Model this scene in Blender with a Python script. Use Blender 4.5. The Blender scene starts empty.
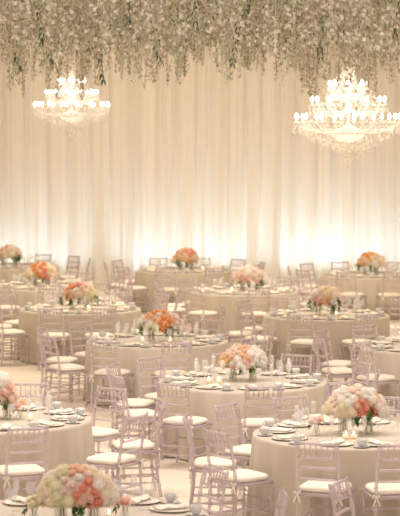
import bpy, math, random
from mathutils import Vector, Matrix
PI = math.pi
R = random.Random(7)
SC = bpy.context.scene
COL = SC.collection
EYE = 3.56          # camera height
F = 2050.0          # focal length in px of the 400 px frame
YH = 123.0          # horizon row
TOP = 0.76          # table top height

# ------------------------------------------------------------------ helpers
def project(x, y, z):
    """pixel of a world point (small pitch treated as a shift; only used to skip what is out of view)"""
    return 200 + F * x / y, YH + F * (EYE - z) / y

def in_view(x, y, z, m=14):
    px, py = project(x, y, z)
    return -m < px < 400 + m and -m < py < 516 + m

def material(name, color, rough=0.5, metal=0.0, clear=0.0, translucent=0.0, emit=None, spec=0.5, noise=0.0, nscale=20.0, bump=0.0, bscale=60.0, sheen=0.0):
    m = bpy.data.materials.new(name); m.use_nodes = True
    nt = m.node_tree; n = nt.nodes; l = nt.links
    n.clear()
    out = n.new('ShaderNodeOutputMaterial')
    b = n.new('ShaderNodeBsdfPrincipled')
    b.inputs['Base Color'].default_value = (*color, 1)
    b.inputs['Roughness'].default_value = rough
    b.inputs['Metallic'].default_value = metal
    b.inputs['Specular IOR Level'].default_value = spec
    if sheen: b.inputs['Sheen Weight'].default_value = sheen
    tc = n.new('ShaderNodeTexCoord')
    if noise:
        nz = n.new('ShaderNodeTexNoise'); nz.inputs['Scale'].default_value = nscale; nz.inputs['Detail'].default_value = 3
        l.new(tc.outputs['Object'], nz.inputs['Vector'])
        mx = n.new('ShaderNodeMix'); mx.data_type = 'RGBA'
        mx.inputs[6].default_value = (*[min(1, c * (1 - noise)) for c in color], 1)
        mx.inputs[7].default_value = (*[min(1, c * (1 + noise)) for c in color], 1)
        l.new(nz.outputs['Fac'], mx.inputs[0]); l.new(mx.outputs[2], b.inputs['Base Color'])
    if bump:
        nb = n.new('ShaderNodeTexNoise'); nb.inputs['Scale'].default_value = bscale
        l.new(tc.outputs['Object'], nb.inputs['Vector'])
        bp = n.new('ShaderNodeBump'); bp.inputs['Strength'].default_value = bump; bp.inputs['Distance'].default_value = 0.01
        l.new(nb.outputs['Fac'], bp.inputs['Height']); l.new(bp.outputs['Normal'], b.inputs['Normal'])
    if emit:
        b.inputs['Emission Color'].default_value = (*emit[0], 1)
        b.inputs['Emission Strength'].default_value = emit[1]
    cur = b.outputs[0]
    if translucent:
        t = n.new('ShaderNodeBsdfTranslucent'); t.inputs['Color'].default_value = (*color, 1)
        ms = n.new('ShaderNodeMixShader'); ms.inputs[0].default_value = translucent
        l.new(cur, ms.inputs[1]); l.new(t.outputs[0], ms.inputs[2]); cur = ms.outputs[0]
    if clear:
        t = n.new('ShaderNodeBsdfTransparent')
        t.inputs['Color'].default_value = (*[0.5 + 0.5 * c for c in color], 1)
        ms = n.new('ShaderNodeMixShader'); ms.inputs[0].default_value = clear
        l.new(cur, ms.inputs[1]); l.new(t.outputs[0], ms.inputs[2]); cur = ms.outputs[0]
    l.new(cur, out.inputs['Surface'])
    return m

class MB:
    def __init__(s): s.v = []; s.f = []; s.m = []; s.cur = 0
    def add(s, vs, fs):
        o = len(s.v); s.v.extend(vs); s.f.extend([tuple(i + o for i in f) for f in fs]); s.m.extend([s.cur] * len(fs)); return s
    def box(s, c, d, rot=None):
        vs = []
        for i in range(8):
            p = Vector(((i & 1) - .5, ((i >> 1) & 1) - .5, ((i >> 2) & 1) - .5))
            p = Vector((p.x * d[0], p.y * d[1], p.z * d[2]))
            if rot: p = rot @ p
            vs.append(tuple(p + Vector(c)))
        return s.add(vs, [(0, 2, 3, 1), (4, 5, 7, 6), (0, 1, 5, 4), (2, 6, 7, 3), (0, 4, 6, 2), (1, 3, 7, 5)])
    def tube(s, pts, rads, n=8, caps=True):
        pts = [Vector(p) for p in pts]
        if not hasattr(rads, '__len__'): rads = [rads] * len(pts)
        vs = []; fs = []
        up = None
        for i, p in enumerate(pts):
            d = (pts[min(i + 1, len(pts) - 1)] - pts[max(i - 1, 0)])
            if d.length < 1e-9: d = Vector((0, 0, 1))
            d.normalize()
            if up is None:
                up = Vector((0, 0, 1)) if abs(d.z) < .9 else Vector((1, 0, 0))
            a = up - d * up.dot(d)
            if a.length < 1e-6: a = Vector((1, 0, 0)) - d * d.x
            a.normalize(); up = a; b = d.cross(a)
            for k in range(n):
                t = 2 * PI * k / n
                vs.append(tuple(p + (a * math.cos(t) + b * math.sin(t)) * rads[i]))
        for i in range(len(pts) - 1):
            for k in range(n):
                k2 = (k + 1) % n
                fs.append((i * n + k, i * n + k2, (i + 1) * n + k2, (i + 1) * n + k))
        if caps:
            fs.append(tuple(range(n - 1, -1, -1))); e = (len(pts) - 1) * n; fs.append(tuple(e + k for k in range(n)))
        return s.add(vs, fs)
    def lathe(s, prof, n=20, c=(0, 0, 0), close=False):
        vs = []; fs = []
        for r, z in prof:
            for k in range(n):
                t = 2 * PI * k / n
                vs.append((c[0] + max(r, 1e-4) * math.cos(t), c[1] + max(r, 1e-4) * math.sin(t), c[2] + z))
        for i in range(len(prof) - 1):
            for k in range(n):
                k2 = (k + 1) % n
                fs.append((i * n + k, i * n + k2, (i + 1) * n + k2, (i + 1) * n + k))
        return s.add(vs, fs)
    def octa(s, c, r, h):
        x, y, z = c
        vs = [(x + r, y, z), (x, y + r, z), (x - r, y, z), (x, y - r, z), (x, y, z + h * .6), (x, y, z - h)]
        return s.add(vs, [(0, 1, 4), (1, 2, 4), (2, 3, 4), (3, 0, 4), (1, 0, 5), (2, 1, 5), (3, 2, 5), (0, 3, 5)])
    def leaf(s, base, dirv, side, L, W, droop=0.25):
        base = Vector(base); d = Vector(dirv).normalized(); sd = Vector(side)
        sd = (sd - d * sd.dot(d)); 
        if sd.length < 1e-5: sd = d.orthogonal()
        sd.normalize(); nrm = d.cross(sd)
        p = lambda u, w, h: tuple(base + d * (L * u) + sd * (W * w) + nrm * (L * h))
        vs = [p(0, 0, 0), p(.35, -.5, .04), p(.35, 0, -.04), p(.35, .5, .04), p(.7, -.35, -.02 - droop * .4), p(.7, 0, -.06 - droop * .4), p(.7, .35, -.02 - droop * .4), p(1, 0, -droop)]
        return s.add(vs, [(0, 2, 1), (0, 3, 2), (1, 2, 5, 4), (2, 3, 6, 5), (4, 5, 7), (5, 6, 7)])
    def mesh(s, name, mats, smooth=True):
        me = bpy.data.meshes.new(name)
        me.from_pydata(s.v, [], s.f); me.update()
        for m in (mats if isinstance(mats, (list, tuple)) else [mats]): me.materials.append(m)
        me.polygons.foreach_set('material_index', s.m)
        if smooth: me.polygons.foreach_set('use_smooth', [True] * len(me.polygons))
        return me

def link(name, data, parent=None, loc=(0, 0, 0), rot=(0, 0, 0), scale=(1, 1, 1)):
    o = bpy.data.objects.new(name, data); COL.objects.link(o)
    o.location = loc; o.rotation_euler = rot; o.scale = scale
    if parent: o.parent = parent
    return o
def tag(o, label, cat, group=None, kind=None):
    o['label'] = label; o['category'] = cat
    if group: o['group'] = group
    if kind: o['kind'] = kind
    return o
def struct(name, me):
    o = link(name, me); o['kind'] = 'structure'; return o
def copy_tree(o, parent=None):
    c = o.copy(); COL.objects.link(c)
    if parent: c.parent = parent
    for ch in TREE.get(o.name, []):
        copy_tree(ch, c)
    return c
TREE = {}
def remember(o):
    TREE[o.name] = [c for c in bpy.data.objects if c.parent == o]
    for c in TREE[o.name]: remember(c)

# ------------------------------------------------------------------ materials
M = {}
M['floor'] = material('floor_cream', (.74, .66, .55), .45, noise=.05, nscale=3)
M['wall'] = material('wall_cream', (.80, .72, .60), .8)
M['ceil'] = material('ceiling_white', (.82, .78, .70), .9)
M['liner'] = material('liner_cloth', (.90, .83, .74), .9, noise=.03, nscale=4)
M['sheer'] = material('sheer_voile', (.92, .86, .76), .8, translucent=.45, clear=.16, spec=.1)
M['cloth'] = material('satin_cloth', (.55, .49, .405), .55, noise=.03, nscale=9, sheen=.15, bump=.12, bscale=90)
M['crystal'] = material('clear_resin', (.76, .69, .72), .12, clear=.51, translucent=.32, spec=.9)
M['cushion'] = material('ivory_cushion', (.82, .76, .66), .7, sheen=.2)
M['china'] = material('white_china', (.86, .82, .76), .18, spec=.6)
M['cupblue'] = material('pale_grey_china', (.66, .65, .64), .2, spec=.6)
M['napkin'] = material('ivory_napkin', (.84, .77, .66), .8)
M['plate_rim'] = material('champagne_rim', (.52, .45, .36), .3, metal=.3)
M['glass'] = material('clear_glass', (.97, .97, .97), .04, clear=.87, spec=1)
M['wine'] = material('dim_glass', (.95, .94, .93), .04, clear=.80, spec=1)
M['water'] = material('vase_water', (.95, .96, .93), .05, clear=.94, spec=.8)
M['wax'] = material('candle_wax', (.95, .88, .72), .5, translucent=.4, emit=((1, .72, .38), .25))
M['flame'] = material('candle_flame', (1, .8, .4), .5, emit=((1, .74, .36), 14))
M['green'] = material('bouquet_leaf', (.055, .13, .03), .45, noise=.3, nscale=40)
M['lgreen'] = material('pale_leaf', (.36, .42, .18), .5, translucent=.3)
M['stem'] = material('cut_stem', (.15, .25, .06), .5)
M['vine'] = material('vine_stem', (.30, .27, .15), .7)
M['petal'] = material('orchid_petal', (.62, .58, .49), .6, translucent=.35, noise=.12, nscale=6)
M['petal2'] = material('lime_petal', (.50, .50, .36), .6, translucent=.35, noise=.15, nscale=6)
M['petal3'] = material('blush_petal', (.62, .53, .45), .6, translucent=.3, noise=.15, nscale=6)
M['vleaf'] = material('garland_leaf', (.17, .19, .08), .55, translucent=.2, noise=.3, nscale=8)
M['darkleaf'] = material('ruscus_leaf', (.035, .05, .02), .45, noise=.2, nscale=30)
M['brass'] = material('silver_metal', (.78, .72, .62), .25, metal=.9)
M['bulb'] = material('lit_bulb', (1, .9, .75), .4, emit=((1, .93, .82), 12))
M['prism'] = material('cut_crystal', (.95, .93, .90), .06, clear=.56, translucent=.5, spec=1)
M['black'] = material('black_housing', (.03, .03, .03), .5)
M['lens'] = material('lit_lens', (1, 1, 1), .3, emit=((.95, .97, 1), 6))
FC = dict(white=(.94, .91, .86), cream=(.96, .87, .72), greenwhite=(.90, .87, .66), blush=(.97, .84, .76), pink=(.96, .72, .64),
          peach=(.96, .72, .55), apricot=(.96, .73, .42), coral=(.95, .50, .36), orange=(.95, .52, .22), rose=(.80, .30, .28))
for k, c in FC.items(): M['f_' + k] = material(k + '_bloom', c, .6, translucent=.48, noise=.06, nscale=30)

# ------------------------------------------------------------------ setting
W = 9.0; Y0 = -3.0; Y1 = 46.2; H = 7.5
struct('floor', MB().box((0, (Y0 + Y1) / 2, -.05), (2 * W, Y1 - Y0, .1)).mesh('floor', M['floor'], False))
struct('ceiling', MB().box((0, (Y0 + Y1) / 2, H + .05), (2 * W, Y1 - Y0, .1)).mesh('ceiling', M['ceil'], False))
struct('wall_left', MB().box((-W - .05, (Y0 + Y1) / 2, H / 2), (.1, Y1 - Y0, H)).mesh('wall_left', M['wall'], False))
struct('wall_right', MB().box((W + .05, (Y0 + Y1) / 2, H / 2), (.1, Y1 - Y0, H)).mesh('wall_right', M['wall'], False))
struct('wall_back', MB().box((0, Y1 + .05, H / 2), (2 * W + .2, .1, H)).mesh('wall_back', M['liner'], False))
struct('wall_front', MB().box((0, Y0 - .05, H / 2), (2 * W + .2, .1, H)).mesh('wall_front', M['wall'], False))

# drapes: gathered sheer panels hung side by side
ORD = ['first', 'second', 'third', 'fourth', 'fifth', 'sixth', 'seventh', 'eighth', 'ninth', 'tenth', 'eleventh', 'twelfth']
def drape(x0, x1, yb, seed):
    r = random.Random(seed); mb = MB()
    n = 120; zs = [0.02, 1.0, 2.2, 3.6, 5.0, H - .25]
    comps = [(r.uniform(.08, .12), r.uniform(11, 15), r.uniform(0, 6)), (r.uniform(.02, .04), r.uniform(26, 38), r.uniform(0, 6)), (r.uniform(.006, .012), r.uniform(60, 80), r.uniform(0, 6))]
    vs = []; fs = []
    for j, z in enumerate(zs):
        ph = r.uniform(-.15, .15)
        for i in range(n + 1):
            u = i / n; x = x0 + (x1 - x0) * u
            wob = .02 * math.sin(z * .8 + seed) * math.sin(PI * u)
            y = yb + sum(a * (1.1 - .04 * z) * math.sin(w * x + p + ph) for a, w, p in comps) + .03 * math.cos(2 * PI * u)
            x2 = x + (sum(.5 * a * math.cos(w * x + p) for a, w, p in comps[:2]) + wob) * min(1, 6 * u, 6 * (1 - u))
            vs.append((x2, y, z))
    for j in range(len(zs) - 1):
        for i in range(n):
            a = j * (n + 1) + i; fs.append((a, a + 1, a + n + 2, a + n + 1))
    mb.add(vs, fs)
    # heading tape at the top
    return mb
edges = [-6.0, -4.45, -3.62, -2.72, -1.55, -.62, .12, 1.02, 1.98, 2.85, 3.7, 4.5, 6.0]
vis = 0
for i in range(len(edges) - 1):
    me = drape(edges[i], edges[i + 1], 45.0 + (.02 if i % 2 else -.02), 11 + i).mesh('drape', M['sheer'])
    o = link('sheer_drape', me)
    tag(o, f'cream floor-length sheer drape on the back wall, {ORD[i]} panel from the left', 'curtain', 'sheer drapes along the back wall')
rod = link('curtain_rod', MB().tube([(-6.2, 45, H - .2), (6.2, 45, H - .2)], .025).mesh('curtain_rod', M['brass']))
tag(rod, 'long pale rod carrying the sheer drapes along the back', 'rod')

# uplights behind the sheers
can = MB().lathe([(0, .0), (.09, .0), (.10, .03), (.10, .16), (.085, .17), (.085, .15)], 16).mesh('housing', M['black'])
lens = MB().lathe([(0, .155), (.084, .155)], 16).mesh('lens', M['lens'])
def lamp(name, kind, loc, energy, color, size=None, rot=(0, 0, 0), **kw):
    d = bpy.data.lights.new(name, kind); d.energy = energy; d.color = color
    if kind == 'AREA': d.shape = 'RECTANGLE'; d.size = size[0]; d.size_y = size[1]
    elif size is not None: d.shadow_soft_size = size
    for k, v in kw.items(): setattr(d, k, v)
    return link(name, d, None, loc, rot)
UPX = [(-20, .7), (12, 1.0), (60, 1.1), (142, 1.4), (176, .6), (222, 1.5), (297, 1.3), (335, 1.4), (375, 1.0), (412, .8)]
for k, (px, e) in enumerate(UPX):
    x = (px - 200) / F * 45.5
    lamp('uplight_lamp', 'SPOT', (x, 45.55, .14), 52 * e, (.56, .77, 1.0), .07, (PI, 0, 0), spot_size=math.radians(165), spot_blend=1.0)

# ------------------------------------------------------------------ tables
# name: (pixel column of the centre, pixel row of the centre, half width irrelevant, phase, chair angles, radius, phrase)
def at(px, py):
    y = F * (EYE - TOP) / (py - YH)
    return (px - 200) / F * y, y
TABLES = {
 'corner':  (80, 520, 'the bottom corner table', [(147, 118, 1.30), (97, 92, 1.2)], 1.30),
 'fright':  (355, 435, 'the front right table', [-18, 12, 50, 88, 124, 160, -164, -131, -96, -60], 1.22),
 'fleft':   (-6, 420, 'the front left table', [13, 58, 98, 137, 172, -152, -25], 1.30),
 'fmid':    (243, 382, 'the front middle table', None, 1.20, 7),
 'orange':  (157, 341, 'the orange-bouquet table', None, 1.24, -28),
 'redge':   (434, 347, 'the right edge table', None, 1.22, -42),
 'mleft':   (80, 309, 'the mid left table', None, 1.22, -17),
 'mright':  (327, 315, 'the mid right table', None, 1.22, -17),
 'bmid':    (245, 291, 'the back middle table', None, 1.22, 4),
 'bleft':   (43, 286, 'the back left table', None, 1.22, 10),
 'farmid':  (184, 270, 'the far middle table', None, 1.22, -12),
 'farright': (370, 274.5, 'the far right table', None, 1.22, 15),
 'farleft': (12, 266, 'the far left table', None, 1.22, 20),
}
TR = .915
def cloth_mesh(seed):
    r = random.Random(seed); mb = MB(); n = 160
    nf = r.choice([15, 17, 19]); p1 = r.uniform(0, 6); p2 = r.uniform(0, 6)
    prof = [(0, TOP, 0), (.3, TOP, 0), (.6, TOP, 0), (.85, TOP, 0), (TR - .012, TOP - .001, 0), (TR, TOP - .008, 0), (TR + .004, TOP - .03, .05), (TR + .006, TOP - .15, .35), (TR + .012, .42, .7), (TR + .02, .2, .9), (TR + .028, .012, 1)]
    vs = []
    for rr, z, f in prof:
        for k in range(n):
            t = 2 * PI * k / n
            w = .6 * math.sin(nf * t + p1 + .4 * math.sin(3 * t)) + .3 * math.sin((nf * 2 + 3) * t + p2) + .25 * math.sin(7 * t + p2)
            q = rr + f * .048 * w
            vs.append((q * math.cos(t), q * math.sin(t), z))
    fs = []
    for i in range(len(prof) - 1):
        for k in range(n):
            k2 = (k + 1) % n; fs.append((i * n + k, i * n + k2, (i + 1) * n + k2, (i + 1) * n + k))
    mb.add(vs, fs)
    me = mb.mesh('tablecloth', M['cloth']); me.flip_normals(); return me

# ---- chair prototype (front = +Y)
def bamboo(mb, a, b, r=.0125, knots=(.2, .5, .8), n=8):
    a = Vector(a); b = Vector(b); pts = []; rad = []
    def put(t, q): pts.append(a.lerp(b, t)); rad.append(q)
    put(0, r * .85)
    for k in knots:
        put(k - .03, r); put(k - .012, r * 1.35); put(k + .012, r * 1.35); put(k + .03, r)
    put(1, r * .9)
    mb.tube(pts, rad, n)
def chair():
    root = link('chiavari_chair', None)
    hw, fy, by = .195, .185, -.185
    for s in (-1, 1):
        m = MB(); bamboo(m, (s * hw, fy, 0), (s * hw, fy, .44), .0145, (.12, .42, .72)); link('leg', m.mesh('leg', M['crystal']), root)
        m = MB(); pts = [(s * (hw - .01), by - .045, 0), (s * (hw - .01), by - .012, .22), (s * (hw - .01), by, .44), (s * (hw - .012), by - .02, .60), (s * (hw - .015), by - .05, .78), (s * (hw - .018), by - .085, .910)]
        P = []; Q = []
        for i in range(len(pts) - 1):
            a = Vector(pts[i]); b = Vector(pts[i + 1])
            for t, q in ((0, .0150), (.4, .0145), (.47, .0195), (.53, .0195), (.6, .0145)): P.append(a.lerp(b, t)); Q.append(q)
        P.append(Vector(pts[-1])); Q.append(.012)
        m.tube(P, Q, 8); link('back_post', m.mesh('back_post', M['crystal']), root)
    def yb(z): # back plane
        zz = [.44, .60, .78, .925]; yy = [by, by - .02, by - .05, by - .085]
        for i in range(3):
            if z <= zz[i + 1]: return yy[i] + (yy[i + 1] - yy[i]) * (z - zz[i]) / (zz[i + 1] - zz[i])
        return yy[-1]
    m = MB()
    for z, q in ((.885, .0135), (.765, .011), (.675, .011), (.575, .011)):
        pts = [(u * (hw - .015), yb(z) - .018 * (1 - u * u), z) for u in (-1, -.6, -.2, .2, .6, 1)]
        m.tube(pts, q, 8)
    for k in range(7):
        u = (k - 3) / 3.6; x = u * (hw - .015); o = -.018 * (1 - u * u)
        bamboo(m, (x, yb(.765) + o, .765), (x, yb(.885) + o, 0.885), .0075, (.5,), 6)
    link('backrest', m.mesh('backrest', M['crystal']), root)
    m = MB()
    c = [(-hw - .01, fy + .01), (hw + .01, fy + .01), (hw, by - .005), (-hw, by - .005)]
    for i in range(4):
        a, b = c[i], c[(i + 1) % 4]; m.tube([(a[0], a[1], .438), (b[0], b[1], .438)], .017, 8)
    m.box((0, 0, .436), (.37, .35, .012))
    link('seat', m.mesh('seat', M['crystal']), root)
    m = MB()
    for z in (.14, .22):
        for s in (-1, 1): bamboo(m, (s * hw, fy, z), (s * (hw - .01), by - .02, z), .0095, (.33, .66), 6)
    for z in (.17, .27): bamboo(m, (-hw, fy, z), (hw, fy, z), .0095, (.33, .66), 6)
    bamboo(m, (-hw + .01, by - .012, .24), (hw - .01, by - .012, .24), .0095, (.33, .66), 6)
    bamboo(m, (-hw + .01, by - .02, .15), (hw - .01, by - .02, .15), .0095, (.33, .66), 6)
    link('stretcher', m.mesh('stretcher', M['crystal']), root)
    # cushion: superellipse pad
    m = MB(); n = 32; vs = []; fs = []
    prof = [(.0, .456), (.80, .456), (.95, .460), (1.0, .475), (.985, .490), (.92, .502), (.75, .512), (.4, .519), (0, .521)]
    for q, z in prof:
        for k in range(n):
            t = 2 * PI * k / n; cx, sy = math.cos(t), math.sin(t); e = .42
            x = math.copysign(abs(cx) ** e, cx) * .203 * max(q, .001); y = math.copysign(abs(sy) ** e, sy) * .192 * max(q, .001) + .008
            vs.append((x, y, z))
    for i in range(len(prof) - 1):
        for k in range(n): fs.append((i * n + k, i * n + (k + 1) % n, (i + 1) * n + (k + 1) % n, (i + 1) * n + k))
    m.add(vs, fs); cu = link('cushion', m.mesh('cushion', M['cushion']), root)
    cu['label'] = 'ivory padded cushion'
    for s in (-1, 1):
        m = MB()
        bx, byy, bz = s * (hw - .012), by - .022, .452
        m.tube([(bx * .9, by + .02, .462), (bx, byy, bz)], .006, 5)
        for q in (-1, 1):
            m.tube([(bx, byy, bz), (bx + q * .03, byy - .008, bz + .012), (bx + q * .038, byy - .008, bz - .008), (bx + q * .008, byy - .006, bz - .006)], .006, 5)
            m.tube([(bx, byy, bz), (bx + q * .014, byy - .008, bz - .04), (bx + q * .03, byy - .006, bz - .085)], [.006, .007, .008], 5)
        link('ribbon_tie', m.mesh('ribbon_tie', M['cushion']), cu)
    return root

# ---- tableware prototypes (z = 0 is the table top)
def mesh_plate():
    m = MB(); m.lathe([(0, .004), (.10, .004), (.115, .008), (.157, .014), (.160, .012), (.10, 0), (0, 0)], 28); return m.mesh('plate', M['china'])
def mesh_rim():
    m = MB(); m.lathe([(.1565, .0142), (.1635, .0150), (.1635, .0125), (.1565, .0125)], 28); return m.mesh('plate_rim', M['plate_rim'])
def mesh_napkin(seed=1):
    m = MB(); r = random.Random(seed); vs = []; n = 8; fs = []
    for j in range(n + 1):
        for i in range(3):
            u = j / n - .5; w = (i - 1)
            vs.append((w * (.038 + .012 * abs(u) * 2), u * .26, .018 + .014 * (1 - w * w) + .008 * math.sin(j * 1.7 + w)))
    for j in range(n):
        for i in range(2): a = j * 3 + i; fs.append((a, a + 1, a + 4, a + 3))
    k = len(vs); vs += [(x, y, .0155) for x, y, z in vs]
    for j in range(n):
        for i in range(2): a = k + j * 3 + i; fs.append((a + 3, a + 4, a + 1, a))
    for j in range(n):
        a = j * 3; fs.append((a, a + 3, k + a + 3, k + a)); a = j * 3 + 2; fs.append((a + 3, a, k + a, k + a + 3))
    fs.append((0, k, k + 1, 1)); fs.append((1, k + 1, k + 2, 2)); a = n * 3; fs.append((a + 1, k + a + 1, k + a, a)); fs.append((a + 2, k + a + 2, k + a + 1, a + 1))
    m.add(vs, fs); return m.mesh('napkin', M['napkin'])
def mesh_cup():
    m = MB(); m.lathe([(0, .006), (.024, .006), (.032, .014), (.044, .045), (.046, .068), (.043, .068), (.040, .045), (.028, .016), (0, .012)], 18); return m.mesh('cup', M['cupblue'])
def mesh_handle():
    m = MB(); m.tube([(.042, 0, .056), (.060, 0, .060), (.068, 0, .042), (.058, 0, .026), (.036, 0, .024)], .0045, 6); return m.mesh('handle', M['cupblue'])
def mesh_saucer():
    m = MB(); m.lathe([(0, .004), (.035, .004), (.072, .013), (.074, .011), (.03, 0), (0, 0)], 22); return m.mesh('saucer', M['cupblue'])
def mesh_wine():
    m = MB(); m.lathe([(0, 0), (.036, 0), (.034, .003), (.006, .008), (.004, .02), (.004, .085), (.012, .095), (.032, .115), (.040, .145), (.034, .195), (.031, .195), (.037, .145), (.029, .118), (0, .100)], 16); return m.mesh('wine_glass', M['glass'])
def mesh_flute():
    m = MB(); m.lathe([(0, 0), (.032, 0), (.030, .003), (.005, .008), (.0038, .02), (.0038, .09), (.012, .11), (.023, .15), (.024, .18), (.020, .235), (.018, .235), (.021, .18), (.020, .152), (0, .115)], 14); return m.mesh('champagne_flute', M['wine'])
ME = dict(plate=mesh_plate(), rim=mesh_rim(), napkin=mesh_napkin(), cup=mesh_cup(), handle=mesh_handle(), saucer=mesh_saucer(), wine=mesh_wine(), flute=mesh_flute())

# ---- blooms
def petal_grid(mb, c, ang, r0, r1, z0, z1, width, curl):
    """cupped petal from radius r0/z0 out to r1/z1 around the axis"""
    vs = []; fs = []
    for j in range(3):
        v = j / 2; rr = r0 + (r1 - r0) * v; zz = z0 + (z1 - z0) * (v ** .8) - curl * v * v
        for i in range(3):
            u = (i - 1); a = ang + u * width * (.45 + .55 * math.sin(PI * (.25 + v * .5)))
            q = rr * (1 - .05 * abs(u)); zz2 = zz + (.0 if v < .9 else -.12 * abs(u) * (r1))
            vs.append((c[0] + q * math.cos(a), c[1] + q * math.sin(a), c[2] + zz2))
    for j in range(2):
        for i in range(2): a = j * 3 + i; fs.append((a, a + 1, a + 4, a + 3))
    mb.add(vs, fs)
def mesh_rose(seed, mat):   # unit radius bloom, axis +Z, centre at origin
    r = random.Random(seed); m = MB()
    m.lathe([(0, -.5), (.35, -.4), (.5, 0), (.42, .4), (.2, .5), (0, .5)], 8)
    for k, (n, r0, r1, z0, z1, w, cu) in enumerate([(3, .2, .25, .1, .68, .9, 0), (4, .3, .42, 0, .62, .75, .05), (5, .4, .66, -.15, .5, .62, .08), (6, .45, .88, -.3, .35, .52, .12), (7, .45, 1.0, -.4, .1, .45, .15)]):
        for i in range(n): petal_grid(m, (0, 0, 0), 2 * PI * i / n + k * .7 + r.uniform(-.1, .1), r0, r1 * r.uniform(.93, 1.05), z0, z1, w, cu)
    return m.mesh('bloom', mat)
def mesh_hydrangea(seed, mat):
    r = random.Random(seed); m = MB()
    m.lathe([(0, -.6), (.55, -.5), (.8, 0), (.6, .5), (.3, .7), (0, .75)], 10)
    N = 46
    for k in range(N):
        z = 1 - 1.5 * (k + .5) / N; q = math.sqrt(max(0, 1 - z * z)); a = k * 2.39996
        d = Vector((q * math.cos(a), q * math.sin(a), z)); t = d.orthogonal().normalized(); b = d.cross(t)
        c = d * r.uniform(.86, .98); th = r.uniform(0, 6)
        for j in range(4):
            e = t * math.cos(th + j * PI / 2) + b * math.sin(th + j * PI / 2); g = d.cross(e)
            p = [c, c + e * .13 + g * .10 + d * .05, c + e * .24 + d * .02, c + e * .13 - g * .10 + d * .05]
            m.add([tuple(x) for x in p], [(0, 1, 2, 3)])
    return m.mesh('bloom', mat, False)
BLOOM = {}
def bloom_mesh(kind, color, v):
    key = (kind, color, v)
    if key not in BLOOM:
        BLOOM[key] = (mesh_rose if kind == 'rose' else mesh_hydrangea)(v + 3, M['f_' + color])
    return BLOOM[key]
CLR = {'white': 'white', 'cream': 'cream', 'greenwhite': 'pale green', 'blush': 'blush', 'pink': 'pink', 'peach': 'peach', 'apricot': 'apricot', 'coral': 'coral', 'orange': 'orange', 'rose': 'deep rose'}
def vase_mesh(h, r):
    m = MB(); m.lathe([(0, .0), (r * .9, 0), (r, .006), (r, h), (r - .004, h), (r - .005, .012), (0, .012)], 20); return m.mesh('vase', M['glass'])
def water_mesh(h, r):
    m = MB(); m.lathe([(0, .014), (r - .007, .014), (r - .007, h * .7), (0, h * .7)], 14); return m.mesh('water', M['water'])
def sprig_mesh(seed, L=.12, n=9, mat='green'):
    r = random.Random(seed); m = MB(); m.cur = 0
    m.tube([(0, 0, .05), (.01, 0, 0), (.015, 0, -L)], .003, 5)
    for k in range(n):
        z = .02 - L * k / (n - 1); a = k * 2.4 + r.uniform(-.4, .4)
        m.leaf((.012, 0, z), (math.cos(a) * .7, math.sin(a) * .7, -.8), (-math.sin(a), math.cos(a), 0), r.uniform(.045, .07), r.uniform(.022, .032))
    return m.mesh('leaf_sprig', M[mat])
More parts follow.
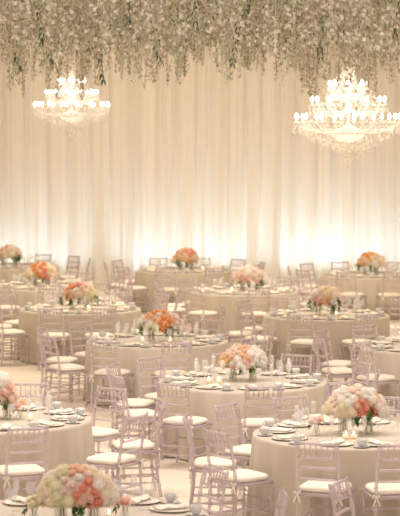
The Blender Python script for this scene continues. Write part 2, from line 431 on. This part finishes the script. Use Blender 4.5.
def arrangement(x, y, rx, ry, rz, base, pal, label, seed, sprigs, n=34, br=.062, core='cream'):
    """pal: list of (u, v, colour): u -1..1 across as the viewer sees it, v 0..1 upwards"""
    r = random.Random(seed); rz *= 1.04; base += .07
    root = link('flower_arrangement', None, None, (x, y, TOP)); tag(root, label, 'flowers')
    vh = base + .02
    for q in (-.42, .42):
        v = link('vase', vase_mesh(vh, .048), root, (q * rx, -.01 * (q == 0), 0.0015)); v['label'] = 'clear glass cylinder vase'
        link('water', water_mesh(vh, .048), v)
        m = MB()
        for k in range(6):
            a = r.uniform(0, 6); m.tube([(.03 * math.cos(a), .03 * math.sin(a), .016), (.02 * math.cos(a + 1), .02 * math.sin(a + 1), vh + .03)], .0032, 5)
        link('stem', m.mesh('stem', M['stem']), v)
    # added inner filler, in a pale bloom colour so gaps don't go dark
    m = MB(); m.lathe([(0, 0.0), (.72, 0.0), (.84, .12), (.80, .4), (.6, .68), (.3, .84), (0, .88)], 18)
    inner = link('filler_core', m.mesh('filler_core', M['f_' + core]), root, (0, 0, base), (0, 0, 0), (rx, ry, rz))
    k = 0; N = n; pts = []
    for i in range(int(N * 1.0)):
        z = 1 - 1.0 * (i + .5) / N; q = math.sqrt(max(0, 1 - z * z)); a = i * 2.39996 + seed
        pts.append(Vector((q * math.cos(a), q * math.sin(a), z)))
    for i in range(int(N * .32)):
        a = 2 * PI * i / int(N * .32) + .2; pts.append(Vector((.93 * math.cos(a), .93 * math.sin(a), .02)))
    for d in pts:
        u, v = d.x, d.z
        if d.y > .75 and d.z < .5: continue
        best = min(pal, key=lambda p: (p[0] - u + r.uniform(-.13, .13)) ** 2 + 0.8 * (p[1] - v + r.uniform(-.13, .13)) ** 2)
        color = best[2]
        if r.random() < .07: color = 'white'
        kind = 'hydrangea' if color in ('white', 'greenwhite', 'cream') and r.random() < .65 else 'rose'
        s = br * r.uniform(.82, 1.12) * (1.15 if kind == 'hydrangea' else .95)
        p = Vector((d.x * (rx - s * .45), d.y * (ry - s * .45), base + max(.02, d.z * (rz - s * .5))))
        nrm = Vector((d.x / rx, d.y / ry, d.z / rz + .5)).normalized()
        e = nrm.to_track_quat('Z', 'Y').to_euler()
        o = link('hydrangea_bloom' if kind == 'hydrangea' else 'rose_bloom', bloom_mesh(kind, color, r.randint(0, 2)), root, p, e, (s, s, s))
        o['label'] = f'{CLR[color]} bloom'
    for (sx, sz, sc, mt) in sprigs:
        o = link('leaf_sprig', sprig_mesh(r.randint(0, 99), .10, 9, mt), root, (sx * rx, -ry * .75, base + .03 + sz), (r.uniform(-.1, .25), r.uniform(-.3, .3), r.uniform(0, 6)), (sc * 1.3, sc * 1.3, min(sc * 1.15, (base + .02 + sz) / .19)))
    # short leaves tucked round the lower rim
    m = MB()
    for i in range(9):
        a = r.uniform(0, 2 * PI); d = Vector((math.cos(a), math.sin(a), r.uniform(-.5, .1)))
        m.leaf((d.x * rx * .85, d.y * ry * .85, base + .02), d, (-math.sin(a), math.cos(a), 0), r.uniform(.05, .075), .03)
    link('collar_leaf', m.mesh('collar_leaf', M['green']), root)['kind'] = 'stuff'
    return root
def bud_vase(x, y, color, label, n=3, seed=1, leafy=True):
    r = random.Random(seed)
    root = link('bud_vase', None, None, (x, y, TOP)); tag(root, label, 'vase')
    m = MB(); m.lathe([(0, 0), (.035, 0), (.042, .02), (.034, .05), (.018, .075), (.022, .095), (.019, .095), (.015, .075), (.03, .05), (.037, .02), (0, .008)], 16)
    link('vase', m.mesh('vase', M['glass']), root, (0, 0, .0015))['label'] = 'small clear glass vase'
    for i in range(n):
        a = 2 * PI * i / n + r.uniform(0, 1); q = .0 if n == 1 else .042
        p = (q * math.cos(a), q * math.sin(a), .135 + r.uniform(-.01, .03)); s = .050 * r.uniform(.9, 1.1)
        o = link('rose_bloom', bloom_mesh('rose', color[i % len(color)], i % 3), root, p, (q and .5 * math.sin(-a), q and .5 * math.cos(a), 0), (s, s, s)); o['label'] = CLR[color[i % len(color)]] + ' bloom'
    m = MB()
    for i in range(n): a = 2 * PI * i / n; m.tube([(0, 0, .012), (.03 * math.cos(a), .03 * math.sin(a), .12)], .003, 5)
    link('stem', m.mesh('stem', M['stem']), root)
    if leafy:
        o = link('leaf_sprig', sprig_mesh(seed, .11, 9), root, (-.04, -.02, .14), (0, .5, 0), (.7, .7, .7)); 
    return root
def votive(x, y, label):
    root = link('votive_candle', None, None, (x, y, TOP)); tag(root, label, 'candle', None)
    m = MB(); m.lathe([(0, 0), (.028, 0), (.035, .01), (.038, .062), (.035, .062), (.032, .012), (0, .008)], 16); link('candle_holder', m.mesh('candle_holder', M['glass']), root, (0, 0, .0015))
    m = MB(); m.lathe([(0, .010), (.030, .012), (.031, .036), (0, .036)], 14); link('wax', m.mesh('wax', M['wax']), root)
    m = MB(); m.lathe([(0, .038), (.006, .046), (.0065, .054), (.003, .068), (0, .075)], 8); link('flame', m.mesh('flame', M['flame']), root)
    return root

# ---- lay out the tables
def side_words(angs):
    """seat descriptions: near / far / left / right side with an ordinal"""
    res = {}
    norm = lambda a: (a + 180) % 360 - 180
    sides = {'near': [], 'far': [], 'left': [], 'right': []}
    for a in angs:
        b = norm(a)
        s = 'near' if abs(b) < 62 else 'far' if abs(b) > 118 else ('right' if b > 0 else 'left')
        sides[s].append(a)
    for s, l in sides.items():
        if s in ('near', 'far'): l.sort(key=lambda a: math.sin(math.radians(a)))
        else: l.sort(key=lambda a: -math.cos(math.radians(a)))
        for i, a in enumerate(l):
            if len(l) == 1: w = f'{s} side'
            elif s in ('near', 'far'): w = f'{s} side, {ORD[i]} from left'
            else: w = f'{s} side, ' + (['nearer', 'farther'] if len(l) == 2 else ['nearest', 'middle', 'farthest', 'farthest'])[i]
            res[a] = w
    return res
chair0 = chair(); remember(chair0); first_chair = [True]
POS = {}
sc0 = random.Random(3)
for key, T in TABLES.items():
    px, py, phrase, angs, cr = T[:5]
    x, y = at(px, py); POS[key] = (x, y)
    near = y < 27
    table = link('round_table', None, None, (x, y, 0))
    looks = {'fright': 'with the large white, peach and coral dome', 'corner': 'with the peach-centred dome', 'fleft': 'cut by the picture edge',
             'fmid': 'with the half pink, half white dome', 'orange': 'left of centre', 'redge': 'half out of frame',
             'mleft': 'with the coral and cream bouquet', 'mright': 'with the blush and white bouquet', 'bmid': 'with the pale pink bouquet', 'bleft': 'with a small orange bouquet',
             'farmid': 'by the drapes', 'farright': 'by the drapes, peach bouquet', 'farleft': 'by the drapes, pale pink bouquet'}
    tag(table, f'{phrase} {looks[key]}, beige cloth'.replace('the ', '', 1), 'table', 'round banquet tables')
    link('tablecloth', cloth_mesh(hash(phrase) % 1 + len(phrase) + int(px)), table)
    m = MB(); m.lathe([(0, .70), (TR - .04, .70), (TR - .04, .735), (0, .735)], 40); link('tabletop', m.mesh('tabletop', M['wall']), table)
    m = MB(); m.lathe([(0, 0), (.3, 0), (.28, .03), (.05, .06), (.05, .70), (0, .70)], 16); link('pedestal', m.mesh('pedestal', M['brass']), table)
    if angs is None: angs = [T[5] + 36 * k for k in range(10)]
    extra = {a[0]: a for a in angs if isinstance(a, tuple)}; angs = [a[0] if isinstance(a, tuple) else a for a in angs]
    words = side_words(angs)
    for a in angs:
        t = math.radians(a + sc0.uniform(-3, 3)); rr = cr + sc0.uniform(-.02, .05)
        cx, cy = x + rr * math.sin(t), y - rr * math.cos(t)
        if not (in_view(cx, cy, .75, 16) or in_view(cx, cy, .5, 16)): continue
        if first_chair[0]: c = chair0; first_chair[0] = False
        else: c = copy_tree(chair0)
        fa = t + math.radians(sc0.uniform(-7, 7))
        if a in extra: fa = math.radians(extra[a][1]); cx, cy = x + extra[a][2] * math.sin(t), y - extra[a][2] * math.cos(t)
        c.location = (cx, cy, 0); c.rotation_euler = (0, 0, fa)
        tag(c, f'clear spindle-back chair, ivory cushion, {phrase}, {words[a]}', 'chair', 'clear chairs around ' + phrase)
    # place settings, one before each of ten seats
    sa = angs if len(angs) == 10 else [(angs[0] + 36 * k) for k in range(10)]
    sw = side_words(sa)
    for a in sa:
        t = math.radians(a + sc0.uniform(-2, 2)); w = sw[a]
        def spot(r, dt): return x + r * math.sin(t + dt), y - r * math.cos(t + dt)
        def put(name, me, r, dt, label, cat, dz=0, rz=None, kids=()):
            qx, qy = spot(r, dt)
            if not in_view(qx, qy, TOP, 3): return
            o = link(name, ME[me], None, (qx, qy, TOP + .001 + dz), (0, 0, t if rz is None else rz))
            tag(o, label, cat, f'{name.replace("_", " ")} pieces on {phrase}')
            for kn, km in kids: link(kn, ME[km], o)
            return o
        put('dinner_plate', 'plate', .69, 0, f'ivory dinner plate on {phrase}, {w}', 'plate', kids=(('plate_rim', 'rim'),))
        put('folded_napkin', 'napkin', .69, 0, f'folded ivory napkin on plate, {phrase}, {w}', 'napkin', .003, rz=t + sc0.uniform(-.2, .2))
        put('saucer', 'saucer', .82, .314, f'pale grey saucer on {phrase}, {w}', 'saucer')
        put('coffee_cup', 'cup', .82, .314, f'pale grey coffee cup on {phrase}, {w}', 'cup', .003, rz=sc0.uniform(0, 6), kids=(('handle', 'handle'),) if near else ())
        put('wine_glass', 'wine', .50, .18, f'clear wine glass on {phrase}, {w}', 'glass')
        if y < 32: put('champagne_flute', 'flute', .53, -.14, f'tall clear champagne flute on {phrase}, {w}', 'glass')
# lone chair of the table below the lower right of the view
c = copy_tree(chair0); c.location = (1.27, 15.0, 0); c.rotation_euler = (0, 0, math.radians(-114))
tag(c, 'clear chair turned aslant at the bottom, just below the front right table cloth', 'chair')

# arrangements
def P(key, px, dy=0):
    """point on a table: pixel column at the table's centre depth"""
    x, y = POS[key]; return (px - 200) / F * (y + dy), y + dy
ax, ay = P('fright', 357); arrangement(ax, ay, .275, .20, .235, .115, [(-.8, .15, 'cream'), (-.75, .5, 'blush'), (-.45, .3, 'greenwhite'), (-.35, .55, 'white'), (-.1, .9, 'blush'), (0, .45, 'peach'), (-.15, .1, 'cream'), (-.5, .1, 'cream'), (.3, .4, 'coral'), (.45, .6, 'peach'), (.55, .15, 'coral'), (.35, .85, 'white'), (.9, .2, 'white')],
    'large dome of white, peach and coral flowers on the front right table', 5, [(-.05, 0, 1.15, 'green'), (.05, 0, 1.0, 'green'), (.5, .02, .9, 'green'), (-.12, .0, 1.0, 'green')], 74, .046)
ax, ay = P('fmid', 243); arrangement(ax, ay, .26, .19, .22, .10, [(-.9, .1, 'apricot'), (-.7, .3, 'peach'), (-.5, .8, 'blush'), (-.4, .35, 'pink'), (0, .3, 'pink'), (.15, .6, 'peach'), (.25, .2, 'blush'), (.5, .8, 'white'), (.6, .3, 'white'), (.95, .2, 'white')],
    'half pink, half white dome of flowers on the front middle table', 6, [(-.1, 0, 1.2, 'green'), (.3, 0, 1.1, 'green'), (.5, -.03, .9, 'lgreen')], 60, .048)
ax, ay = P('corner', 76, -.25); arrangement(ax, ay, .275, .21, .25, .09, [(-.8, .3, 'cream'), (-.6, .7, 'greenwhite'), (-.4, .2, 'greenwhite'), (-.2, .55, 'blush'), (0, .15, 'peach'), (.1, .85, 'peach'), (.25, .5, 'coral'), (.45, .2, 'pink'), (.3, .9, 'blush'), (.6, .7, 'cream'), (.9, .3, 'cream'), (.45, .12, 'coral')],
    'dome of pale green, peach and coral flowers at the bottom corner table', 8, [(.1, .02, 1.5, 'green'), (.2, -.02, 1.4, 'green')], 74, .045)
ax, ay = P('orange', 161); arrangement(ax, ay, .30, .19, .24, .08, [(-.8, .3, 'blush'), (-.5, .6, 'peach'), (-.4, .15, 'greenwhite'), (-.1, .3, 'orange'), (0, .7, 'orange'), (.15, .3, 'orange'), (-.15, .9, 'orange'), (.2, .55, 'orange'), (.4, .7, 'blush'), (.6, .3, 'blush'), (.9, .1, 'blush')],
    'orange and blush bouquet with low trailing leaves on a table left of centre', 9, [(.42, 0, 1.2, 'green'), (.25, -.02, 1.1, 'green'), (.75, -.02, 1.0, 'green'), (-.9, .02, 1.3, 'green')], 48, .052, 'peach')
ax, ay = P('mleft', 79); arrangement(ax, ay, .26, .19, .25, .09, [(-.7, .3, 'peach'), (-.4, .7, 'coral'), (-.3, .3, 'pink'), (-.55, .5, 'coral'), (.1, .5, 'blush'), (.3, .3, 'blush'), (.6, .4, 'cream'), (.95, .2, 'greenwhite')],
    'coral bouquet fading to cream on the mid left table', 10, [(-.95, -.01, 1.2, 'green'), (-.4, -.02, 1.1, 'green'), (.0, 0, .9, 'green'), (.95, 0, 1.2, 'green')], 36, .056, 'blush')
ax, ay = P('mright', 326); arrangement(ax, ay, .255, .19, .25, .09, [(-.7, .6, 'white'), (-.4, .25, 'pink'), (-.3, .7, 'blush'), (-.05, .5, 'apricot'), (0, .2, 'peach'), (.2, .8, 'cream'), (.5, .4, 'white'), (.9, .3, 'blush')],
    'blush and white bouquet with an apricot centre on the mid right table', 11, [(-1.0, .02, 1.4, 'green'), (-.6, -.02, 1.0, 'green'), (.65, .02, 1.4, 'green'), (.5, .0, 1.2, 'green')], 36, .056, 'blush')
ax, ay = P('redge', 436); 
ax, ay = P('bmid', 250); arrangement(ax, ay, .30, .19, .25, .09, [(-.6, .3, 'blush'), (-.2, .4, 'pink'), (0, .8, 'white'), (.2, .3, 'blush'), (.5, .5, 'blush'), (.9, .3, 'white')],
    'pale pink bouquet on the back middle table', 12, [(-1.0, 0, 1.0, 'lgreen'), (.7, 0, 1.2, 'green'), (-.1, -.02, .9, 'green')], 32, .060, 'blush')
ax, ay = P('bleft', 41); arrangement(ax, ay, .27, .19, .25, .09, [(-.8, .3, 'cream'), (-.3, .4, 'orange'), (0, .7, 'orange'), (.2, .3, 'coral'), (.5, .5, 'cream'), (.9, .3, 'cream')],
    'small orange bouquet with cream sides on the back left table', 13, [(-.5, 0, 1.5, 'green'), (.1, -.03, 1.1, 'green')], 32, .060)
ax, ay = P('farmid', 186); arrangement(ax, ay, .27, .19, .26, .09, [(-.8, .3, 'apricot'), (-.4, .6, 'peach'), (0, .4, 'apricot'), (.2, .6, 'coral'), (.4, .3, 'coral'), (.8, .4, 'blush')],
    'peach and coral bouquet on the far middle table by the drapes', 14, [(-.7, 0, 1.3, 'green'), (-.4, -.02, 1.0, 'green'), (.1, -.03, 1.3, 'green')], 30, .060)
ax, ay = P('farright', 371); arrangement(ax, ay, .27, .19, .26, .09, [(-.7, .3, 'peach'), (-.3, .5, 'orange'), (0, .3, 'peach'), (0, .8, 'apricot'), (.4, .5, 'blush'), (.8, .4, 'cream')],
    'peach-orange bouquet with a cream side on the far right table', 15, [(-.9, 0, 1.1, 'green'), (-.1, -.02, 1.2, 'green'), (.2, -.02, 1.1, 'green')], 30, .060)
ax, ay = P('farleft', 9); arrangement(ax, ay, .27, .19, .26, .09, [(-.7, .3, 'blush'), (-.3, .6, 'pink'), (0, .3, 'blush'), (.1, .1, 'greenwhite'), (.4, .6, 'white'), (.8, .4, 'blush')],
    'very pale pink bouquet on the far left table by the drapes', 16, [(.45, 0, 1.4, 'green'), (.7, .02, 1.1, 'green')], 30, .060)
ax, ay = P('fleft', -2); arrangement(ax, ay, .18, .18, .24, .11, [(-.6, .3, 'pink'), (0, .3, 'blush'), (.2, .8, 'white'), (.5, .3, 'pink'), (.8, .5, 'blush')],
    'pink and white dome of flowers cut by the left edge of the picture', 17, [(.5, 0, 1, 'green')], 26, .06)
ax, ay = P('fright', 317, -.12); bud_vase(ax, ay, ['blush', 'blush', 'pink'], 'bud vase of blush roses left of the large dome, front right table', 3, 21)
ax, ay = P('corner', 124, -.12); bud_vase(ax, ay, ['pink', 'pink', 'pink'], 'bud vase of pink roses right of the bottom corner dome', 3, 22)
ax, ay = P('corner', 32, -.2); bud_vase(ax, ay, ['greenwhite', 'cream', 'greenwhite'], 'bud vase of pale green blooms left of the bottom corner dome', 3, 23)
ax, ay = P('fleft', 19, -.05); bud_vase(ax, ay, ['peach', 'pink'], 'bud vase of peach and pink roses on the front left table', 2, 24)
ax, ay = P('orange', 185, -.1); bud_vase(ax, ay, ['pink', 'blush'], 'bud vase of pink roses right of the orange bouquet', 2, 25, False)
for key, px, dy, w in [('fright', 347, -.33, 'left one of the pair before the large dome'), ('fright', 355, -.33, 'right one of the pair before the large dome'),
                       ('fmid', 209, -.18, 'left one beside the half pink dome'), ('fmid', 219, -.22, 'right one beside the half pink dome'),
                       ('fleft', 29, -.15, 'beside the peach bud vase, front left table'), ('corner', 62, -.56, 'glowing before the bottom corner dome'), ('corner', 108, -.1, 'glowing between bottom dome and pink bud vase'),
                       ('orange', 142, -.27, 'before the left part of the orange bouquet'), ('orange', 170, -.27, 'before the right part of the orange bouquet'), ('mright', 337, -.27, 'before the blush and white bouquet'),
                       ('mleft', 88, -.27, 'before the coral and cream bouquet'), ('bmid', 232, -.27, 'before the pale pink bouquet'), ('farmid', 203, -.2, 'right of the far middle bouquet')]:
    vx, vy = P(key, px, dy); votive(vx, vy, 'small lit votive candle, ' + w)

# ------------------------------------------------------------------ flower canopy
HANG = 5.62
def garland_mesh(seed, L, tint):
    r = random.Random(seed); m = MB()
    pts = []; rx = r.uniform(0, 6)
    sway = lambda q: (.03 * math.sin(rx + q * 3.1), .03 * math.cos(rx * 1.3 + q * 2.7))
    K = 10
    for i in range(K + 1):
        q = L * i / K; s = sway(q); pts.append((s[0], s[1], -q))
    m.cur = 1; m.tube(pts, [.003] * K + [.001], 4)
    n = int(L * 82)
    for k in range(n):
        q = L * (k + r.random()) / n; s = sway(q); f = q / L
        sp = .12 * (1 - f) ** .7 + .022
        a = r.uniform(0, 2 * PI); d = r.uniform(.2, 1) * sp
        c = Vector((s[0] + d * math.cos(a), s[1] + d * math.sin(a), -q + r.uniform(-.01, .01)))
        if r.random() < .13:
            m.cur = 2
            dv = Vector((math.cos(a), math.sin(a), -r.uniform(.3, 1.3)))
            m.leaf(c, dv, (-math.sin(a), math.cos(a), 0), r.uniform(.03, .055), r.uniform(.013, .02)); continue
        m.cur = 0
        nrm = Vector((math.cos(a), math.sin(a), r.uniform(-.6, .4))).normalized(); t = nrm.orthogonal().normalized(); b = nrm.cross(t)
        s0 = r.uniform(.018, .029) * (1 - .3 * f); th = r.uniform(0, 6)
        for j in range(5):
            e = t * math.cos(th + j * 2 * PI / 5) + b * math.sin(th + j * 2 * PI / 5); g = nrm.cross(e)
            p = [c, c + e * s0 * .6 + g * s0 * .42 + nrm * s0 * .25, c + e * s0 * 1.1 + nrm * s0 * .1, c + e * s0 * .6 - g * s0 * .42 + nrm * s0 * .25]
            m.add([tuple(x) for x in p], [(0, 1, 2, 3)])
    return m.mesh('garland', [tint, M['vine'], M['vleaf']], False)
GV = [garland_mesh(100 + i, 1.0 + .09 * (i % 6), [M['petal'], M['petal'], M['petal2'], M['petal'], M['petal3']][i % 5]) for i in range(15)]
rc = random.Random(42)
NG = 230
for i in range(NG):
    gy = 23.6 + 4.6 * ((i * .6180339) % 1)
    gx = (((i + .5) / NG) * 2 - 1) * (gy * 220 / F + .1) + rc.uniform(-.05, .05)
    px = 200 + F * gx / gy
    # the canopy's lower outline as seen: dips and rises along the hall's width
    row = 69 + 7 * math.sin(px * .0235 - .12) + 5 * math.sin(px * .11) + rc.choice([-30, -24, -16, -10, -6, -2, 0, 4, 10, 16, 22])
    tip = EYE + (YH - row) * gy / F
    me = GV[rc.randrange(15)]
    L = 1.0 + .09 * (GV.index(me) % 6)
    s = rc.uniform(.85, 1.15)
    o = link('hanging_garland', me, None, (gx, gy, tip + L * s), (0, 0, rc.uniform(0, 6.28)), (s * 1.05, s * 1.05, s))
    tag(o, 'slim garland of tiny cream blossoms hanging in the flower canopy', 'garland', 'blossom garlands hanging in the canopy')
# the dense flower mass the garlands hang from
m = MB(); r = random.Random(77)
for k in range(24000):
    gy = r.uniform(23.3, 28.8); gx = r.uniform(-1, 1) * (gy * 225 / F + .25)
    z = 4.42 + (gy - 23.5) * .045 + .07 * math.sin(gx * 5) + 1.25 * r.random() ** 1.2
    c = Vector((gx, gy, z)); a = r.uniform(0, 6.28)
    if r.random() < .3:
        m.cur = 2; m.leaf(c, (math.cos(a), math.sin(a), -r.uniform(.2, 1.2)), (-math.sin(a), math.cos(a), 0), r.uniform(.035, .07), r.uniform(.014, .026)); continue
    m.cur = r.choice([0, 0, 0, 1, 3])
    nrm = Vector((r.uniform(-1, 1), r.uniform(-1, 1), r.uniform(-1, .6))).normalized(); t = nrm.orthogonal().normalized(); b = nrm.cross(t)
    s0 = r.uniform(.019, .032)
    for j in range(4):
        e = t * math.cos(j * PI / 2) + b * math.sin(j * PI / 2); g = nrm.cross(e)
        p = [c, c + e * s0 * .6 + g * s0 * .45 + nrm * s0 * .25, c + e * s0 * 1.1, c + e * s0 * .6 - g * s0 * .45 + nrm * s0 * .25]
        m.add([tuple(x) for x in p], [(0, 1, 2, 3)])
o = link('canopy_blossom', m.mesh('canopy_blossom', [M['petal'], M['petal2'], M['vleaf'], M['petal3']], False))
tag(o, 'dense ceiling canopy of cream and green blossoms above the garlands', 'flowers', None, 'stuff')
# frame the canopy hangs from
m = MB()
for k in range(7): yy = 23.4 + k * .9; m.tube([(-3.5, yy, 5.75), (3.5, yy, 5.75)], .02, 6)
for k in range(9): xx = -3.5 + k * .875; m.tube([(xx, 23.4, 5.75), (xx, 28.8, 5.75)], .02, 6)
for sx in (-3.5, 0, 3.5):
    for yy in (23.4, 28.8): m.tube([(sx, yy, 5.75), (sx, yy, H)], .008, 5)
fr = link('canopy_frame', m.mesh('canopy_frame', M['brass'])); tag(fr, 'metal grid hung from the ceiling to carry the flower canopy', 'frame')

def dark_garland(px, row0, row1, y, label, seed, side=.05):
    r = random.Random(seed); x = (px - 200) / F * y
    z0 = EYE + (YH - row0) * y / F; z1 = EYE + (YH - row1) * y / F
    m = MB(); L = z0 - z1; n = max(5, int(L / .055))
    m.cur = 1; m.tube([(.03 * math.sin(seed), 0, 5.75 - z0)] + [(.03 * math.sin(i * .7 + seed), .02 * math.cos(i), -L * i / 6) for i in range(7)], .004, 5)
    m.cur = 0
    for k in range(n):
        q = k / n; a = k * 2.4 + r.uniform(-.5, .5); i = q * 6
        for h in range(2):
            a += PI * h
            m.leaf((.03 * math.sin(i * .7 + seed), .02 * math.cos(i), -L * q), (math.cos(a), .6 * math.sin(a), -1.1), (-math.sin(a), math.cos(a), 0), r.uniform(.06, .10), r.uniform(.022, .034))
    root = link('hanging_leaf_garland', m.mesh('leaf_garland', [M['darkleaf'], M['vine']]), None, (x, y, z0)); tag(root, label, 'garland')
dark_garland(235, 22, 68, 23.4, 'dark leafy sprig hanging in the canopy near the picture centre', 1)
dark_garland(322, 10, 62, 23.4, 'long dark leafy strand in the canopy above the larger chandelier', 2)
dark_garland(103, 48, 84, 23.4, 'dark leaf cluster hanging beside the smaller chandelier', 3)
dark_garland(20, 52, 73, 23.4, 'dark leaf cluster low in the canopy near the left edge', 4)
dark_garland(40, 2, 48, 23.4, 'dark strand high in the canopy above the smaller chandelier', 5)
dark_garland(127, 8, 28, 23.4, 'short dark sprig high in the canopy between chandeliers, left of centre', 6)
dark_garland(246, -6, 20, 23.4, 'short dark sprig at the top edge of the canopy', 7)
dark_garland(397, -4, 44, 23.4, 'broad dark strand in the canopy at the right edge', 8)
dark_garland(197, -4, 32, 23.4, 'dark strand in the canopy left of the centre sprig', 9)
dark_garland(159, 40, 66, 23.4, 'thin dark sprig low in the canopy over bare drapes', 10)
dark_garland(52, 50, 70, 23.4, 'small dark sprig just above the smaller chandelier', 11)

# ------------------------------------------------------------------ chandeliers
def chandelier(px, row, y, s, label):
    x = (px - 200) / F * y; z = EYE + (YH - row) * y / F       # row of the lower ring of bulbs
    root = link('crystal_chandelier', None, None, (x, y, z), (0, 0, .2), (s, s, s)); tag(root, label, 'chandelier')
    top = (H - z) / s
    m = MB(); m.lathe([(0, -.42), (.015, -.40), (.035, -.34), (.012, -.28), (.018, -.2), (.04, -.1), (.015, 0), (.02, .12), (.045, .2), (.015, .28), (.02, .4), (.05, .48), (.015, .55), (.02, .66), (.01, .74), (.008, .8), (.008, top), (.07, top)], 14)
    link('stem', m.mesh('stem', M['prism']), root)
    TI = [(.76, 0.0, 16), (.52, .25, 12), (.27, .48, 8)]
    for R0, zt, n in TI:
        for k in range(n):
            a = 2 * PI * k / n + zt; ca, sa = math.cos(a), math.sin(a)
            f = lambda q, dz: (R0 * q * ca, R0 * q * sa, zt + dz)
            m = MB(); m.tube([f(.06, -.10), f(.3, -.19), f(.6, -.20), f(.85, -.13), f(1, -.055)], [.011, .010, .009, .009, .008], 6)
            m.lathe([(0, -.06), (.012, -.058), (.042, -.045), (.05, -.038), (.012, -.045), (.011, .0), (0, .0)], 10, f(1, 0))
            arm = link('arm', m.mesh('arm', M['prism']), root)
            m = MB(); m.lathe([(0, 0), (.014, .005), (.022, .030), (.016, .058), (0, .085)], 8, f(1, 0))
            link('bulb', m.mesh('bulb', M['bulb']), arm)
    m = MB(); m.lathe([(.03, -.34), (.14, -.32), (.22, -.26), (.24, -.22), (.23, -.22), (.21, -.25), (.13, -.31), (.03, -.33)], 20)
    for R1, zz in ((.66, -.16), (.44, .10), (.22, .34)):
        m.tube([(R1 * math.cos(t * PI / 24), R1 * math.sin(t * PI / 24), zz) for t in range(49)], .008, 5, False)
    link('ring', m.mesh('ring', M['prism']), root)
    m = MB(); r = random.Random(5)
    for R0, zt, n in TI:
        N = n * 6
        for k in range(N):                        # swags between the arms and drops under them
            a = 2 * PI * k / N + zt; u = (k % 6) / 6; sag = -.05 - .10 * math.sin(PI * u)
            for q in (1.0, .86):
                m.octa((R0 * q * math.cos(a), R0 * q * math.sin(a), zt + sag), .009, .020)
        for k in range(n):
            a = 2 * PI * k / n + zt
            for j in range(4): 
                for dr in (-.04, .04): m.octa(((R0 + dr) * math.cos(a), (R0 + dr) * math.sin(a), zt - .08 - .035 * j), .008 + .003 * (j == 3), .022 + .012 * (j == 3))
        for k in range(n * 3):                    # strings from the tier up to the stem
            a = 2 * PI * k / (n * 3)
            for j in range(6):
                q = j / 6; m.octa((R0 * (1 - q * .85) * math.cos(a), R0 * (1 - q * .85) * math.sin(a), zt - .05 + .22 * q * q), .009, .014)
    for k in range(420):                           # basket of drops under the lowest tier
        a = r.uniform(0, 2 * PI); q = math.sqrt(r.random()) * .66
        m.octa((q * math.cos(a), q * math.sin(a), -.12 - .26 * (1 - (q / .66) ** 2) - r.uniform(0, .10)), .010, .026)
    for k in range(900):                           # strings filling the cage between the tiers
        a = r.uniform(0, 2 * PI); zz = r.uniform(-.12, .74); lim = .70 - .62 * max(0, zz) / .74; q = lim * r.uniform(.35, 1)
        m.octa((q * math.cos(a), q * math.sin(a), zz), .009, .020)
    for k in range(90):
        a = r.uniform(0, 2 * PI); q = r.random() * .26
        m.octa((q * math.cos(a), q * math.sin(a), -.38 - r.uniform(0, .34) * (1 - q / .3)), .011, .03)
    o = link('crystal_drop', m.mesh('crystal_drop', M['prism'], False), root); o['kind'] = 'stuff'; o['label'] = 'hanging cut crystal drops'
    lamp('chandelier_lamp', 'POINT', (x, y, z + .14 * s), 11, (1, .95, .88), .25)
def pendant(px, r0, r1, y, label):
    x = (px - 200) / F * y; z0 = EYE + (YH - r0) * y / F; z1 = EYE + (YH - r1) * y / F
    root = link('crystal_pendant', None, None, (x, y, z0)); tag(root, label, 'ornament')
    m = MB(); m.tube([(0, 0, 5.75 - z0), (0, 0, z1 - z0 + .02)], .003, 5); link('wire', m.mesh('wire', M['brass']), root)
    n = 5
    for k in range(n): m = MB(); m.octa((0, 0, -(z0 - z1) * k / (n - 1)), .030 if k % 2 == 0 else .016, .05 if k % 2 == 0 else .03); link('crystal_drop', m.mesh('crystal_drop', M['prism'], False), root)
pendant(275, 33, 50, 23.4, 'string of bright crystals glinting in the canopy right of the centre sprig')
chandelier(72, 106, 42.0, 1.0, 'smaller tiered crystal chandelier with lit bulbs over the tables, left')
chandelier(348, 119, 30.5, 1.03, 'larger tiered crystal chandelier with lit bulbs, right')

# ------------------------------------------------------------------ unseen ceiling lights of the hall and an added front fill
for yy, e, col in ((9, 300, (.98, .90, .92)), (19.5, 690, (1, .90, .82)), (32, 640, (1, .86, .68)), (40, 320, (1, .84, .69))):
    lamp('ceiling_lamp', 'AREA', (0, yy, H - .15), e, col, (12, 3))
lamp('front_fill', 'AREA', (0, 1.0, 6.2), 190, (1, .92, .94), (10, 2), (math.radians(68), 0, 0))  # added fill out of view, brightens the foreground and the canopy front

w = bpy.data.worlds.new('World'); SC.world = w; w.use_nodes = True
w.node_tree.nodes['Background'].inputs[0].default_value = (1, .85, .68, 1); w.node_tree.nodes['Background'].inputs[1].default_value = .3

# ------------------------------------------------------------------ camera
cd = bpy.data.cameras.new('camera'); cam = link('camera', cd, None, (0, 0, EYE))
cd.sensor_fit = 'HORIZONTAL'; cd.sensor_width = 36; cd.lens = 36 * F / 400; cd.clip_end = 200
cam.rotation_euler = (PI / 2 - math.atan((258 - YH) / F), 0, 0)
SC.camera = cam
cd.dof.use_dof = True; cd.dof.focus_distance = 19.5; cd.dof.aperture_fstop = 5.0
vs = SC.view_settings; vs.view_transform = 'Standard'; vs.look = 'None'; vs.gamma = 1; vs.use_curve_mapping = False; vs.exposure = 0.3
SC.cycles.max_bounces = 8; SC.cycles.transparent_max_bounces = 24; SC.cycles.caustics_reflective = False; SC.cycles.caustics_refractive = False
SC.cycles.sample_clamp_indirect = 4
